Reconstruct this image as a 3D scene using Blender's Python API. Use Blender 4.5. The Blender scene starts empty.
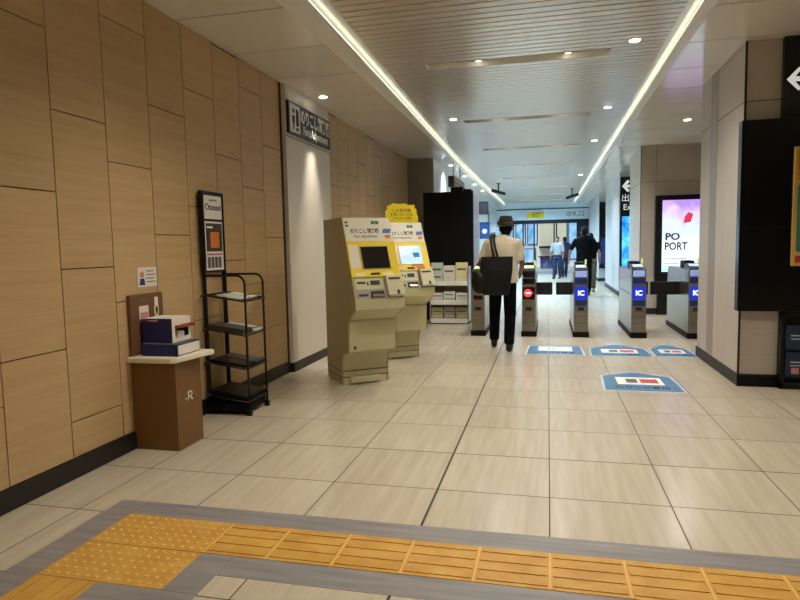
import bpy, bmesh, math, random
from mathutils import Vector, Matrix
random.seed(7)
C = bpy.context.scene.collection
PI = math.pi
V3 = Vector

# ------------------------------------------------------------------ materials
def lin(c):
    f = lambda v: v/12.92 if v <= .04045 else ((v+.055)/1.055)**2.4
    return tuple(f(x/255.) for x in c[:3]) + (1.,)
def mat(name, col, rough=.5, metal=0., emit=None, es=1., spec=.5, alpha=None, trans=0.):
    m = bpy.data.materials.new(name); m.use_nodes = True
    b = m.node_tree.nodes['Principled BSDF']
    b.inputs['Base Color'].default_value = lin(col)
    b.inputs['Roughness'].default_value = rough
    b.inputs['Metallic'].default_value = metal
    b.inputs['Specular IOR Level'].default_value = spec
    if trans: b.inputs['Transmission Weight'].default_value = trans
    if emit:
        b.inputs['Emission Color'].default_value = lin(emit)
        b.inputs['Emission Strength'].default_value = es
    return m
def N(m, t, **kw):
    n = m.node_tree.nodes.new(t)
    for k, v in kw.items(): setattr(n, k, v)
    return n
def LK(m, a, b): m.node_tree.links.new(a, b)
def math_node(m, op, a, b=None, c=None):
    n = N(m, 'ShaderNodeMath', operation=op)
    for i, v in enumerate((a, b, c)):
        if v is None: continue
        if isinstance(v, (int, float)): n.inputs[i].default_value = v
        else: LK(m, v, n.inputs[i])
    return n.outputs[0]
def mixc(m, fac, a, b):
    n = N(m, 'ShaderNodeMix', data_type='RGBA')
    if isinstance(fac, (int, float)): n.inputs[0].default_value = fac
    else: LK(m, fac, n.inputs[0])
    for i, v in ((6, a), (7, b)):
        if isinstance(v, tuple): n.inputs[i].default_value = v
        else: LK(m, v, n.inputs[i])
    return n.outputs[2]
def grain(m, scale, detail=3, dist=.0, seed_island=False):
    tc = N(m, 'ShaderNodeTexCoord'); mp = N(m, 'ShaderNodeMapping')
    mp.inputs['Scale'].default_value = scale
    LK(m, tc.outputs['Object'], mp.inputs['Vector'])
    vec = mp.outputs[0]
    if seed_island:
        g = N(m, 'ShaderNodeNewGeometry'); va = N(m, 'ShaderNodeVectorMath', operation='ADD')
        mu = math_node(m, 'MULTIPLY', g.outputs['Random Per Island'], 37.)
        cb = N(m, 'ShaderNodeCombineXYZ'); LK(m, mu, cb.inputs[0]); LK(m, mu, cb.inputs[2])
        LK(m, vec, va.inputs[0]); LK(m, cb.outputs[0], va.inputs[1]); vec = va.outputs[0]
    nz = N(m, 'ShaderNodeTexNoise'); nz.inputs['Scale'].default_value = 1
    nz.inputs['Detail'].default_value = detail; nz.inputs['Distortion'].default_value = dist
    LK(m, vec, nz.inputs['Vector'])
    return nz.outputs['Fac']
def ramp(m, fac, p0, p1):
    r = N(m, 'ShaderNodeMapRange'); r.inputs[1].default_value = p0; r.inputs[2].default_value = p1
    LK(m, fac, r.inputs[0]); return r.outputs[0]

def wood_mat(name, c0, c1, scale=(.5, .7, 22), rough=.45):
    m = mat(name, c0, rough)
    b = m.node_tree.nodes['Principled BSDF']
    f = ramp(m, grain(m, scale, 4, .3, True), .3, .7)
    f2 = ramp(m, grain(m, (1, 3., 90), 2, 0, True), .3, .7)
    col = mixc(m, f, lin(c0), lin(c1))
    dk = tuple(x*.85 for x in lin(c0)[:3]) + (1,)
    col = mixc(m, math_node(m, 'MULTIPLY', f2, .35), col, dk)
    g = N(m, 'ShaderNodeNewGeometry')
    v = math_node(m, 'ADD', math_node(m, 'MULTIPLY', g.outputs['Random Per Island'], .10), .95)
    hs = N(m, 'ShaderNodeHueSaturation'); LK(m, v, hs.inputs['Value']); LK(m, col, hs.inputs['Color'])
    LK(m, hs.outputs[0], b.inputs['Base Color'])
    return m

M = {}
M['wood'] = wood_mat('honey_wood_panel', (188, 156, 109), (200, 170, 124))
M['gap'] = mat('dark_joint', (52, 38, 24), .9)
M['skirting'] = mat('dark_skirting', (26, 22, 20), .5)
M['panel_white'] = mat('white_wall_panel', (222, 214, 200), .4)
M['pillar'] = wood_mat('beige_pillar_panel', (187, 178, 166), (193, 184, 172), (6, 6, .8), .45)
M['pillar_strip'] = mat('grey_pillar_strip', (150, 139, 126), .4)
M['pillar_cool'] = mat('light_grey_pillar', (188, 188, 190), .4)
M['ceil_panel'] = mat('ceiling_metal_panel', (222, 215, 203), .17, .0, spec=.9)
M['trim_white'] = mat('white_trim', (222, 220, 214), .4)
M['slat'] = mat('ceiling_slat', (208, 202, 193), .26, .25)
M['slat_back'] = mat('ceiling_dark_back', (70, 62, 54), .8)
M['slot'] = mat('slot_housing', (232, 228, 220), .5)
M['cove'] = mat('cove_strip_light', (255, 255, 240), .5, emit=(248, 252, 226), es=2.2)
M['lamp'] = mat('lamp_disc', (255, 255, 250), .4, emit=(255, 246, 228), es=9)
M['lamp_rim'] = mat('lamp_rim', (225, 222, 215), .4)
M['black'] = mat('black_gloss', (10, 10, 13), .22)
M['black_matte'] = mat('black_matte', (11, 10, 11), .6, spec=.2)
M['black_metal'] = mat('black_powder_metal', (16, 15, 17), .38, .3)
M['white'] = mat('white_print', (235, 233, 226), .5)
M['white_sign'] = mat('white_lit_lettering', (240, 240, 240), .5, emit=(240, 240, 238), es=.35)
M['brown_lam'] = wood_mat('brown_laminate', (116, 79, 32), (122, 84, 36), (1, 1, 1), .45)
M['brown_board'] = mat('brown_cardboard', (112, 74, 44), .7)
M['cream_top'] = mat('cream_worktop', (226, 214, 188), .4)
M['navy'] = mat('navy_box', (16, 30, 100), .4)
M['paper'] = mat('paper_white', (226, 220, 208), .7)
M['paper_red'] = mat('paper_red_brown', (138, 44, 24), .6)
M['pink'] = mat('pink_print', (205, 140, 130), .7)
M['orange'] = mat('orange_print', (214, 116, 38), .6)
M['blue'] = mat('blue_print', (40, 110, 180), .5)
M['blue_dark'] = mat('dark_blue_print', (26, 50, 120), .5)
M['green'] = mat('green_print', (20, 130, 80), .5)
M['red'] = mat('red_print', (190, 50, 45), .5)
M['grey_print'] = mat('grey_print', (86, 84, 84), .6)
M['ink'] = mat('black_ink', (28, 26, 26), .6)
M['kiosk'] = mat('kiosk_cream_paint', (194, 188, 150), .4)
M['kiosk_side'] = mat('kiosk_side_paint', (172, 160, 118), .45)
M['kiosk_head'] = mat('kiosk_header_panel', (226, 220, 200), .4)
M['kiosk_grey'] = mat('kiosk_grey_plastic', (150, 146, 130), .4)
M['yellow'] = mat('yellow_bezel', (236, 204, 16), .4)
M['yellow_board'] = mat('yellow_board', (238, 214, 30), .5)
M['screen_off'] = mat('dark_screen', (24, 23, 22), .15)
M['steel'] = mat('brushed_steel', (150, 142, 130), .28, .9)
M['steel_dark'] = mat('dark_steel', (70, 66, 62), .4, .8)
M['grey_metal'] = mat('grey_cabinet', (158, 156, 166), .3, .3)
M['led_blue'] = mat('blue_lit_panel', (20, 50, 160), .3, emit=(16, 50, 210), es=.5)
M['led_pale'] = mat('pale_lit_panel', (170, 190, 230), .3, emit=(150, 175, 255), es=.3)
M['led_white'] = mat('white_lit_mark', (255, 255, 255), .3, emit=(215, 224, 255), es=.9)
M['led_red'] = mat('red_lit_mark', (220, 40, 40), .3, emit=(255, 50, 50), es=2.2)
M['screen_red'] = mat('screen_red_mark', (120, 30, 40), .3, emit=(214, 60, 84), es=.8)
M['led_green'] = mat('green_glow_tube', (190, 210, 120), .3, emit=(200, 215, 120), es=.7)
M['flap'] = mat('black_rubber_flap', (14, 13, 13), .5)
M['sticker_blue'] = mat('blue_floor_sticker', (72, 122, 162), .35)
M['sticker_rim'] = mat('pale_sticker_rim', (190, 205, 208), .4)
M['acrylic'] = mat('clear_acrylic', (220, 225, 225), .1, trans=.9)
M['leaf_green'] = mat('pale_green_leaflet', (200, 214, 196), .6)
M['leaf_yellow'] = mat('pale_yellow_leaflet', (228, 220, 160), .6)
M['dark_mag'] = mat('dark_magazine', (58, 52, 48), .4)
M['map_teal'] = mat('map_teal', (60, 140, 120), .5)
M['map_yellow'] = mat('map_board_yellow', (222, 184, 96), .4)
M['orange_head'] = mat('orange_yellow_header', (214, 150, 22), .4)
M['leaf_blue'] = mat('blue_leaflet', (30, 52, 80), .5)
M['skin'] = mat('skin', (150, 102, 78), .5)
M['skin_dark'] = mat('tanned_skin', (112, 72, 54), .5)
M['cream_cloth'] = mat('cream_cotton', (214, 202, 178), .85)
M['black_cloth'] = mat('black_cotton', (7, 7, 8), .9, spec=.12)
M['navy_cloth'] = mat('navy_cotton', (26, 38, 70), .85)
M['grey_cloth'] = mat('grey_cotton', (150, 152, 156), .85)
M['olive_cloth'] = mat('olive_cotton', (92, 84, 66), .85)
M['hat_cloth'] = mat('dark_grey_felt', (40, 39, 40), .85)
M['hat_band'] = mat('brown_hat_band', (92, 52, 36), .7)
M['hair'] = mat('black_hair', (9, 8, 8), .7, spec=.15)
M['leather'] = mat('black_leather', (10, 9, 10), .5, spec=.3)
M['shoe'] = mat('black_shoe', (14, 13, 13), .35)
M['shoe_yellow'] = mat('yellow_green_shoe', (176, 176, 80), .6)
M['eye'] = mat('eye_dark', (20, 16, 14), .2)
M['frame_dark'] = mat('dark_bronze_frame', (30, 34, 44), .4, .4)
M['pale_wall'] = mat('pale_glossy_wall', (200, 204, 208), .3)
M['header'] = mat('pale_header_panel', (206, 228, 240), .35)
M['sign_blue'] = mat('blue_lit_sign', (22, 60, 110), .3, emit=(30, 80, 150), es=.15)
M['outside_ground'] = mat('pale_paving', (190, 190, 190), .7)
M['facade'] = mat('cream_facade', (240, 226, 194), .8)
M['facade_blue'] = mat('blue_white_glass_front', (150, 200, 225), .2, emit=(120, 200, 235), es=.55)
M['facade_white'] = mat('white_facade', (235, 238, 240), .7)
M['win_lit'] = mat('lit_office_window', (240, 240, 230), .3, emit=(245, 246, 232), es=1.0)

def glass_mat():
    m = bpy.data.materials.new('door_glass'); m.use_nodes = True; nt = m.node_tree; nt.nodes.clear()
    o = nt.nodes.new('ShaderNodeOutputMaterial'); a = nt.nodes.new('ShaderNodeBsdfTransparent'); g = nt.nodes.new('ShaderNodeBsdfGlossy')
    g.inputs['Roughness'].default_value = .03; a.inputs[0].default_value = (.93, .97, .97, 1); x = nt.nodes.new('ShaderNodeMixShader'); x.inputs[0].default_value = .07
    nt.links.new(a.outputs[0], x.inputs[1]); nt.links.new(g.outputs[0], x.inputs[2]); nt.links.new(x.outputs[0], o.inputs[0]); return m
M['glass'] = glass_mat()
def floor_mat():
    m = mat('floor_tile', (190, 176, 152), .24); b = m.node_tree.nodes['Principled BSDF']
    tc = N(m, 'ShaderNodeTexCoord'); sp = N(m, 'ShaderNodeSeparateXYZ'); LK(m, tc.outputs['Object'], sp.inputs[0])
    x, y = sp.outputs[0], sp.outputs[1]
    gx = math_node(m, 'DIVIDE', math_node(m, 'SUBTRACT', x, .0095-6), .6)
    gy = math_node(m, 'DIVIDE', math_node(m, 'SUBTRACT', y, 2.634-6.05), .605)
    fx, fy = math_node(m, 'FRACT', gx), math_node(m, 'FRACT', gy)
    def line(f, w):
        d = math_node(m, 'ABSOLUTE', math_node(m, 'SUBTRACT', math_node(m, 'FRACT', math_node(m, 'ADD', f, .5)), .5))
        return math_node(m, 'LESS_THAN', d, w)
    lx = line(gx, .0052); ly = line(gy, .0062)
    ex = math_node(m, 'LESS_THAN', math_node(m, 'ABSOLUTE', math_node(m, 'ADD', x, .5905)), 0.0062)
    ey = math_node(m, 'LESS_THAN', math_node(m, 'ABSOLUTE', math_node(m, 'SUBTRACT', y, 3.844)), .0048)
    ex = math_node(m, 'MAXIMUM', ex, ey)
    cb = N(m, 'ShaderNodeCombineXYZ')
    LK(m, math_node(m, 'FLOOR', gx), cb.inputs[0]); LK(m, math_node(m, 'FLOOR', gy), cb.inputs[1])
    wn = N(m, 'ShaderNodeTexWhiteNoise', noise_dimensions='2D'); LK(m, cb.outputs[0], wn.inputs['Vector'])
    mp = N(m, 'ShaderNodeMapping'); mp.inputs['Scale'].default_value = (26, 1.6, 1); LK(m, tc.outputs['Object'], mp.inputs[0])
    sc = N(m, 'ShaderNodeVectorMath', operation='SCALE'); sc.inputs[3].default_value = 9.; LK(m, wn.outputs['Color'], sc.inputs[0])
    ad = N(m, 'ShaderNodeVectorMath', operation='ADD'); LK(m, mp.outputs[0], ad.inputs[0]); LK(m, sc.outputs[0], ad.inputs[1])
    nz = N(m, 'ShaderNodeTexNoise'); nz.inputs['Scale'].default_value = 1; nz.inputs['Detail'].default_value = 4; LK(m, ad.outputs[0], nz.inputs['Vector'])
    col = mixc(m, ramp(m, nz.outputs['Fac'], .3, .7), lin((182, 170, 149)), lin((194, 183, 163)))
    hs = N(m, 'ShaderNodeHueSaturation'); LK(m, col, hs.inputs['Color'])
    LK(m, math_node(m, 'ADD', math_node(m, 'MULTIPLY', wn.outputs['Value'], .07), .965), hs.inputs['Value'])
    g = math_node(m, 'MAXIMUM', lx, ly)
    col = mixc(m, g, hs.outputs[0], lin((66, 50, 36)))
    col = mixc(m, ex, col, lin((34, 28, 24)))
    LK(m, col, b.inputs['Base Color'])
    rg = math_node(m, 'ADD', math_node(m, 'MULTIPLY', math_node(m, 'MAXIMUM', g, ex), .4), .225); LK(m, rg, b.inputs['Roughness'])
    return m
M['floor'] = floor_mat()
def strip_mat():
    m = mat('grey_border_tile', (132, 124, 120), .4); b = m.node_tree.nodes['Principled BSDF']
    f = ramp(m, grain(m, (2.5, 30, 1), 3, .2), .3, .7)
    LK(m, mixc(m, f, lin((120, 117, 118)), lin((144, 140, 139))), b.inputs['Base Color']); return m
M['strip'] = strip_mat()
def tact_mat():
    m = mat('yellow_tactile', (196, 138, 48), .5); b = m.node_tree.nodes['Principled BSDF']
    f = ramp(m, grain(m, (7, 7, 1), 4, .4), .35, .65)
    LK(m, mixc(m, f, lin((188, 138, 54)), lin((203, 157, 72))), b.inputs['Base Color']); return m
M['tactile'] = tact_mat()
M['tactile_edge'] = mat('pale_tactile_wear', (222, 176, 92), .5)
def screen_mat():
    m = mat('advert_screen', (30, 30, 30), .2); b = m.node_tree.nodes['Principled BSDF']
    tc = N(m, 'ShaderNodeTexCoord'); sp = N(m, 'ShaderNodeSeparateXYZ'); LK(m, tc.outputs['Object'], sp.inputs[0])
    nf = grain(m, (3.2, 1, 2.6), 2, .6)
    z = ramp(m, math_node(m, 'ADD', sp.outputs[2], math_node(m, 'MULTIPLY', nf, 1.3)), 1.2, 2.75)
    r = N(m, 'ShaderNodeValToRGB'); LK(m, z, r.inputs[0])
    cr = r.color_ramp; cr.elements[0].position = 0; cr.elements[0].color = lin((120, 225, 225))
    cr.elements[1].position = 1; cr.elements[1].color = lin((150, 120, 205))
    for p_, c_ in ((.2, (170, 235, 232)), (.42, (225, 242, 240)), (.6, (180, 205, 232)), (.8, (190, 165, 226))):
        e = cr.elements.new(p_); e.color = lin(c_)
    LK(m, r.outputs[0], b.inputs['Emission Color']); b.inputs['Emission Strength'].default_value = 1.35
    return m
M['screen_ad'] = screen_mat()
def screen2_mat(name, c0, c1, es, sc):
    m = mat(name, c0, .2); b = m.node_tree.nodes['Principled BSDF']
    f = ramp(m, grain(m, sc, 3, .5), .35, .65)
    LK(m, mixc(m, f, lin(c0), lin(c1)), b.inputs['Emission Color']); b.inputs['Emission Strength'].default_value = es
    return m
M['screen_blue'] = screen2_mat('blue_menu_screen', (110, 170, 232), (170, 210, 246), .62, (9, 9, 9))
M['facade_blue'] = screen2_mat('mixed_shop_window', (50, 140, 190), (232, 244, 248), .55, (2.6, 2.6, 1.6))
M['screen_far'] = screen2_mat('cyan_advert_screen', (10, 90, 190), (90, 210, 240), 1.1, (5, 5, 4))

# ------------------------------------------------------------------ mesh builder
class MB:
    def __init__(s): s.v = []; s.f = []
    def add(s, vs, fs):
        o = len(s.v); s.v += [tuple(v) for v in vs]; s.f += [tuple(i+o for i in f) for f in fs]; return s
    def box(s, x0, x1, y0, y1, z0, z1):
        vs = [(x, y, z) for z in (z0, z1) for y in (y0, y1) for x in (x0, x1)]
        return s.add(vs, [(0, 2, 3, 1), (4, 5, 7, 6), (0, 1, 5, 4), (2, 6, 7, 3), (0, 4, 6, 2), (1, 3, 7, 5)])
    def prism(s, pts, fn):                   # polygon pts, fn(pt, 0/1) -> 3D
        n = len(pts); a = [fn(p, 0) for p in pts]; b = [fn(p, 1) for p in pts]
        return s.add(a+b, [tuple(range(n))[::-1], tuple(range(n, 2*n))] + [(i, (i+1) % n, n+(i+1) % n, n+i) for i in range(n)])
    def loft(s, rings):
        n = len(rings[0]); vs = [p for r in rings for p in r]; fs = []
        for k in range(len(rings)-1):
            for i in range(n): fs.append((k*n+i, k*n+(i+1) % n, (k+1)*n+(i+1) % n, (k+1)*n+i))
        fs += [tuple(range(n))[::-1], tuple(range((len(rings)-1)*n, len(rings)*n))]
        return s.add(vs, fs)
    def cyl(s, a, b, r0, r1=None, n=16):
        r1 = r0 if r1 is None else r1
        a, b = V3(a), V3(b); d = (b-a).normalized(); u = d.orthogonal().normalized(); w = d.cross(u)
        ring = lambda c, r: [c+(u*math.cos(2*PI*i/n)+w*math.sin(2*PI*i/n))*r for i in range(n)]
        return s.loft([ring(a, r0), ring(b, r1)])
    def cap(s, a, b, r0, r1, n=12):           # tapered capsule
        a, b = V3(a), V3(b); d = (b-a).normalized(); u = d.orthogonal().normalized(); w = d.cross(u); R = []
        ring = lambda c, r: [c+(u*math.cos(2*PI*i/n)+w*math.sin(2*PI*i/n))*r for i in range(n)]
        for t in (-85, -55, -25): R.append(ring(a+d*r0*math.sin(math.radians(t)), r0*math.cos(math.radians(t))))
        for t in (25, 55, 85): R.append(ring(b+d*r1*math.sin(math.radians(t)), r1*math.cos(math.radians(t))))
        return s.loft(R)
    def tube(s, path, r, n=10):
        P = [V3(p) for p in path]; R = []; u = None
        for i, p in enumerate(P):
            d = (P[min(i+1, len(P)-1)]-P[max(i-1, 0)]).normalized()
            u = d.orthogonal().normalized() if u is None else (u-d*u.dot(d)).normalized()
            w = d.cross(u); R.append([p+(u*math.cos(2*PI*k/n)+w*math.sin(2*PI*k/n))*r for k in range(n)])
        return s.loft(R)
    def ell(s, c, rx, ry, rz, n=16, m=10):
        c = V3(c); R = []
        for j in range(m+1):
            t = -PI/2+PI*(j+.08)/(m+.16)
            R.append([c+V3((rx*math.cos(t)*math.cos(2*PI*i/n), ry*math.cos(t)*math.sin(2*PI*i/n), rz*math.sin(t))) for i in range(n)])
        return s.loft(R)
    def rings(s, L, n=20, e=2.4):              # horizontal super-elliptic rings: (x, y, z, rx, ry)
        def sg(v): return math.copysign(abs(v)**(2/e), v)
        return s.loft([[V3((x+rx*sg(math.cos(2*PI*i/n)), y+ry*sg(math.sin(2*PI*i/n)), z)) for i in range(n)] for x, y, z, rx, ry in L])
    def build(s, name, material, parent=None, bevel=0., smooth=False, loc=None, segs=2):
        me = bpy.data.meshes.new(name); me.from_pydata(s.v, [], s.f); me.validate()
        bm = bmesh.new(); bm.from_mesh(me); bmesh.ops.recalc_face_normals(bm, faces=bm.faces[:])
        bm.to_mesh(me); bm.free()
        me.materials.append(M[material] if isinstance(material, str) else material)
        if smooth:
            for p in me.polygons: p.use_smooth = True
        o = bpy.data.objects.new(name, me); C.objects.link(o)
        if parent: o.parent = parent
        if loc: o.location = loc
        if bevel:
            b = o.modifiers.new('Bevel', 'BEVEL'); b.width = bevel; b.segments = segs; b.limit_method = 'ANGLE'
        return o
def bx(*a): return MB().box(*a)
def tag(o, label=None, cat=None, group=None, kind=None):
    for k, v in (('label', label), ('category', cat), ('group', group), ('kind', kind)):
        if v: o[k] = v
    return o
def thing(name, label, cat, loc=(0, 0, 0), rz=0., group=None):
    o = bpy.data.objects.new(name, None); C.objects.link(o); o.empty_display_size = .1
    o.location = loc; o.rotation_euler = (0, 0, rz)
    return tag(o, label, cat, group)
def struct(o): o['kind'] = 'structure'; return o
def copy_tree(o, parent=None):
    c = o.copy(); C.objects.link(c)
    if parent: c.parent = parent
    for ch in list(o.children): copy_tree(ch, c)
    return c
def text(name, s, size, material, parent, mtx, depth=.0008, align='CENTER', squeeze=1., bold=0.):
    cu = bpy.data.curves.new('t', 'FONT'); cu.body = s; cu.size = size; cu.extrude = depth; cu.align_x = align; cu.align_y = 'CENTER'
    cu.offset = bold; cu.resolution_u = 3
    t = bpy.data.objects.new('t', cu); C.objects.link(t)
    dg = bpy.context.evaluated_depsgraph_get(); dg.update()
    me = bpy.data.meshes.new_from_object(t.evaluated_get(dg)); bpy.data.objects.remove(t); bpy.data.curves.remove(cu)
    me.name = name; me.materials.clear(); me.materials.append(M[material])
    me.transform(mtx @ Matrix.Diagonal((squeeze, 1, 1, 1)))
    o = bpy.data.objects.new(name, me); C.objects.link(o)
    if parent: o.parent = parent
    return o
def frame(o, u, v):
    u, v = V3(u).normalized(), V3(v).normalized(); n = u.cross(v)
    m = Matrix((u, v, n)).transposed().to_4x4(); m.translation = V3(o); return m
def fbox(fr, x0, x1, y0, y1, n0, n1):
    b = bx(x0, x1, y0, y1, n0, n1); b.v = [tuple(fr @ V3(p)) for p in b.v]; return b
def fpoly(fr, pts, n0, n1):
    return MB().prism(pts, lambda p, k: fr @ V3((p[0], p[1], (n0, n1)[k])))
def remesh(mb, name, material, parent, vox=.01, it=3):
    o = mb.build('tmp', material)
    r = o.modifiers.new('r', 'REMESH'); r.mode = 'VOXEL'; r.voxel_size = vox
    sm = o.modifiers.new('s', 'SMOOTH'); sm.iterations = it; sm.factor = .5
    dg = bpy.context.evaluated_depsgraph_get(); dg.update()
    me = bpy.data.meshes.new_from_object(o.evaluated_get(dg)); old = o.data
    bpy.data.objects.remove(o); bpy.data.meshes.remove(old)
    for p in me.polygons: p.use_smooth = True
    me.name = name; q = bpy.data.objects.new(name, me); C.objects.link(q)
    if parent: q.parent = parent
    return q
def circ(r, n=24, cx=0, cy=0, sy=1): return [(cx+r*math.cos(2*PI*i/n), cy+sy*r*math.sin(2*PI*i/n)) for i in range(n)]

# ------------------------------------------------------------------ camera
def cam():
    f, yaw, pitch, roll, h = 614.55, .2369, .0859, -.0201, 1.3351
    cy, sy, cp, sp, cr, sr = math.cos(yaw), math.sin(yaw), math.cos(pitch), math.sin(pitch), math.cos(roll), math.sin(roll)
    fw = V3((-sy*cp, cy*cp, -sp)); r = V3((cy, sy, 0)); u = r.cross(fw)
    r2 = cr*r+sr*u; u2 = -sr*r+cr*u
    m = Matrix((r2, u2, -fw)).transposed().to_4x4(); m.translation = (0, 0, h)
    cd = bpy.data.cameras.new('camera'); cd.sensor_width = 36; cd.lens = 36*f/800; cd.clip_start = .05; cd.clip_end = 300
    o = bpy.data.objects.new('camera', cd); C.objects.link(o); o.matrix_world = m
    bpy.context.scene.camera = o
cam()

# ------------------------------------------------------------------ room shell
XL = -2.74; ZC = 3.08; ZS = 3.15; YB = -4.0; YE = 28.0; XR = 1.70
struct(bx(-6, 7, YB, YE, -.12, 0).build('floor', 'floor'))
# tactile paving and grey borders
mb = MB()
for r in ((-2.24, -2.08, YB, 2.786), (-2.08, 7, 2.634, 2.786), (-1.33, 7, 2.18, 2.335), (-1.49, -1.33, 2.035, 2.335),
          (-1.785, -1.33, 1.885, 2.035), (-1.785, -1.63, YB, 1.885)):
    mb.box(r[0]+.001, r[1]-.001, r[2]+.001, r[3]-.001, 0, .0015)
struct(mb.build('trim_1', 'strip'))
mb = MB(); ed = MB()
def bar_tile(x0, y0, along_x):
    mb.box(x0+.003, x0+.297, y0+.003, y0+.297, 0, .003)
    for k in range(4):
        c = .0375+.075*k
        if along_x: mb.box(x0+.012, x0+.288, y0+c-.013, y0+c+.013, .003, .0065)
        else: mb.box(x0+c-.013, x0+c+.013, y0+.012, y0+.288, .003, .0065)
def dot_tile(x0, y0):
    mb.box(x0+.003, x0+.297, y0+.003, y0+.297, 0, .003)
    for i in range(6):
        for j in range(6):
            c = (x0+.03+.048*i, y0+.03+.048*j)
            ed.cyl((c[0], c[1], .003), (c[0], c[1], .0065), .0105, .007, 8)
for i in range(2):
    for j in range(2): dot_tile(-2.08+.295*i, 2.035+.3*j)
for k in range(24): bar_tile(-1.49+.3*k, 2.335, True)
for k in range(20): bar_tile(-2.08, 1.735-.3*k, False)
for k in range(24): ed.box(-1.49+.3*k-.004, -1.49+.3*k+.004, 2.34, 2.63, 0, .0035)
struct(mb.build('trim_2', 'tactile')); struct(ed.build('trim_3', 'tactile_edge'))

# left wood wall: columns of panels with staggered seams
OFF = [.78, .335, .10, .55]
def wood_wall(x, ya, yb, y0, w, k0, zt, side=1):
    p = MB(); n = int(math.floor((ya-y0)/w))-1
    while y0+n*w < yb:
        a, b = max(ya, y0+n*w)+.0035, min(yb, y0+(n+1)*w)-.0035
        if b-a > .02:
            z = OFF[(n+k0) % 4]-.91
            while z < zt:
                z0, z1 = max(.12, z)+.0035, min(zt, z+.91)-.0035
                if z1-z0 > .01: p.box(x-.02*side, x, a, b, z0, z1)
                z += .91
        n += 1
    return p
W0, Wd = 3.005-.4475, .4475
p = wood_wall(XL, YB, 6.12, W0, Wd, 0, ZC)
for q in (wood_wall(XL, 7.5, 12.2, 7.5, Wd, 1, ZC),): p.add(q.v, q.f)
struct(p.build('wall_left', 'wood'))
struct(bx(XL-.15, XL-.014, YB, 12.2, 0, 3.4).build('wall_left_backing', 'gap'))
# white pier carrying the fare sign, with its reveal
struct(bx(XL-.014, XL+.05, 6.16, 7.5, .1, ZC).build('wall_left_pier', 'panel_white', bevel=.004))
struct(bx(XL-.014, XL+.005, 6.12, 6.16, .1, ZC).build('trim_4', 'gap'))
struct(bx(XL+.05, XL+.0515, 6.162, 7.498, 2.535, 2.541).build('trim_5', 'gap'))
struct(bx(XL-.014, XL+.015, YB, 6.15, 0, .12).build('baseboard_left', 'skirting', bevel=.002))
struct(bx(XL-.014, XL+.065, 6.15, 7.51, 0, .1).build('baseboard_left_pier', 'skirting', bevel=.002))
struct(bx(XL-.014, XL+.015, 7.51, 12.2, 0, .12).build('baseboard_left_rear', 'skirting', bevel=.002))
# brown return wall and the pale wall beyond it
p = MB(); p.box(XL, -2.475, 12.2, 12.22, .12, ZC); p.box(-2.47, -2.215, 12.2, 12.22, .12, ZC)
struct(p.build('wall_left_return', 'pillar_strip'))
struct(bx(XL-.15, -2.21, 12.22, 12.9, 0, 3.4).build('wall_left_end', 'pale_wall'))
p = MB(); y = 12.9
while y < YE-.01:
    p.box(-2.32, -2.21, y+.003, min(y+1.2, YE)-.003, 0, 3.4); y += 1.2
struct(p.build('wall_left_far', 'pale_wall'))
struct(bx(-2.75, -2.2, 12.185, 12.2, 0, .12).build('baseboard_left_return', 'skirting'))
# side and back walls outside the view
struct(bx(-6, 7, YB-.15, YB, 0, 3.4).build('wall_back', 'pillar'))
struct(bx(7, 7.15, YB, YE, 0, 3.4).build('wall_right', 'pillar'))

# ceilings
def panels(x0f, x1, pitch, y0, z0, z1):
    p = MB(); y = y0
    while y > YB: y -= pitch
    while y < YE:
        a, b = max(y, YB)+.007, min(y+pitch, YE)-.007
        xa, xb = (x0f(a), x0f(b))
        xe = x1
        ys = (a, b)
        vs = [(xe, a, z0), (xa, a, z0), (xe, b, z0), (xb, b, z0), (xe, a, z1), (xa, a, z1), (xe, b, z1), (xb, b, z1)]
        p.add(vs, [(0, 2, 3, 1), (4, 5, 7, 6), (0, 1, 5, 4), (2, 6, 7, 3), (0, 4, 6, 2), (1, 3, 7, 5)])
        y += pitch
    return p
def xin(y): return -1.657-.023*(min(max(y, 0), 13.6)-4.2)      # inner edge of the left cove
def xout(y): return min(-1.85, xin(y)-.06)
def ribbon(xa, xb, z0, z1):
    p = MB(); ys = [YB, 0, 2, 4.2, 7, 10, 13.6, 18, YE]
    for a, b in zip(ys, ys[1:]):
        vs = [(xa(a), a, z0), (xb(a), a, z0), (xa(b), b, z0), (xb(b), b, z0), (xa(a), a, z1), (xb(a), a, z1), (xa(b), b, z1), (xb(b), b, z1)]
        p.add(vs, [(0, 2, 3, 1), (4, 5, 7, 6), (0, 1, 5, 4), (2, 6, 7, 3), (0, 4, 6, 2), (1, 3, 7, 5)])
    return p
struct(panels(xout, -2.9, .87, 4.3, ZC, ZC+.003).build('ceiling_left', 'ceil_panel'))
struct(ribbon(xout, lambda y: -2.9, ZC+.0035, ZC+.03).build('ceiling_left_backing', 'gap'))
struct(bx(1.2, 7, YB, YE, ZC+.0035, ZC+.03).build('ceiling_right_backing', 'gap'))
struct(panels(lambda y: 1.20, 7.0, .87, 4.3, ZC, ZC+.003).build('ceiling_right', 'ceil_panel'))
struct(ribbon(lambda y: xout(y)+.003, xin, ZC-.012, ZC+.02).build('trim_6', 'trim_white'))
struct(ribbon(lambda y: 1.197, lambda y: 1.115, ZC-.012, ZC+.02).build('trim_7', 'trim_white'))
struct(bx(-6, 7.1, YB, YE, 3.26, 3.34).build('ceiling_slab', 'slat_back'))
SL = [-2.0, .8, 3.6, 6.35, 9.2, 11.95, 14.6, 17.3, 20.4, 23.4, 26.4]
SX0, SX1, SW = -1.2, .58, .09
p = MB(); y = YB
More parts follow.
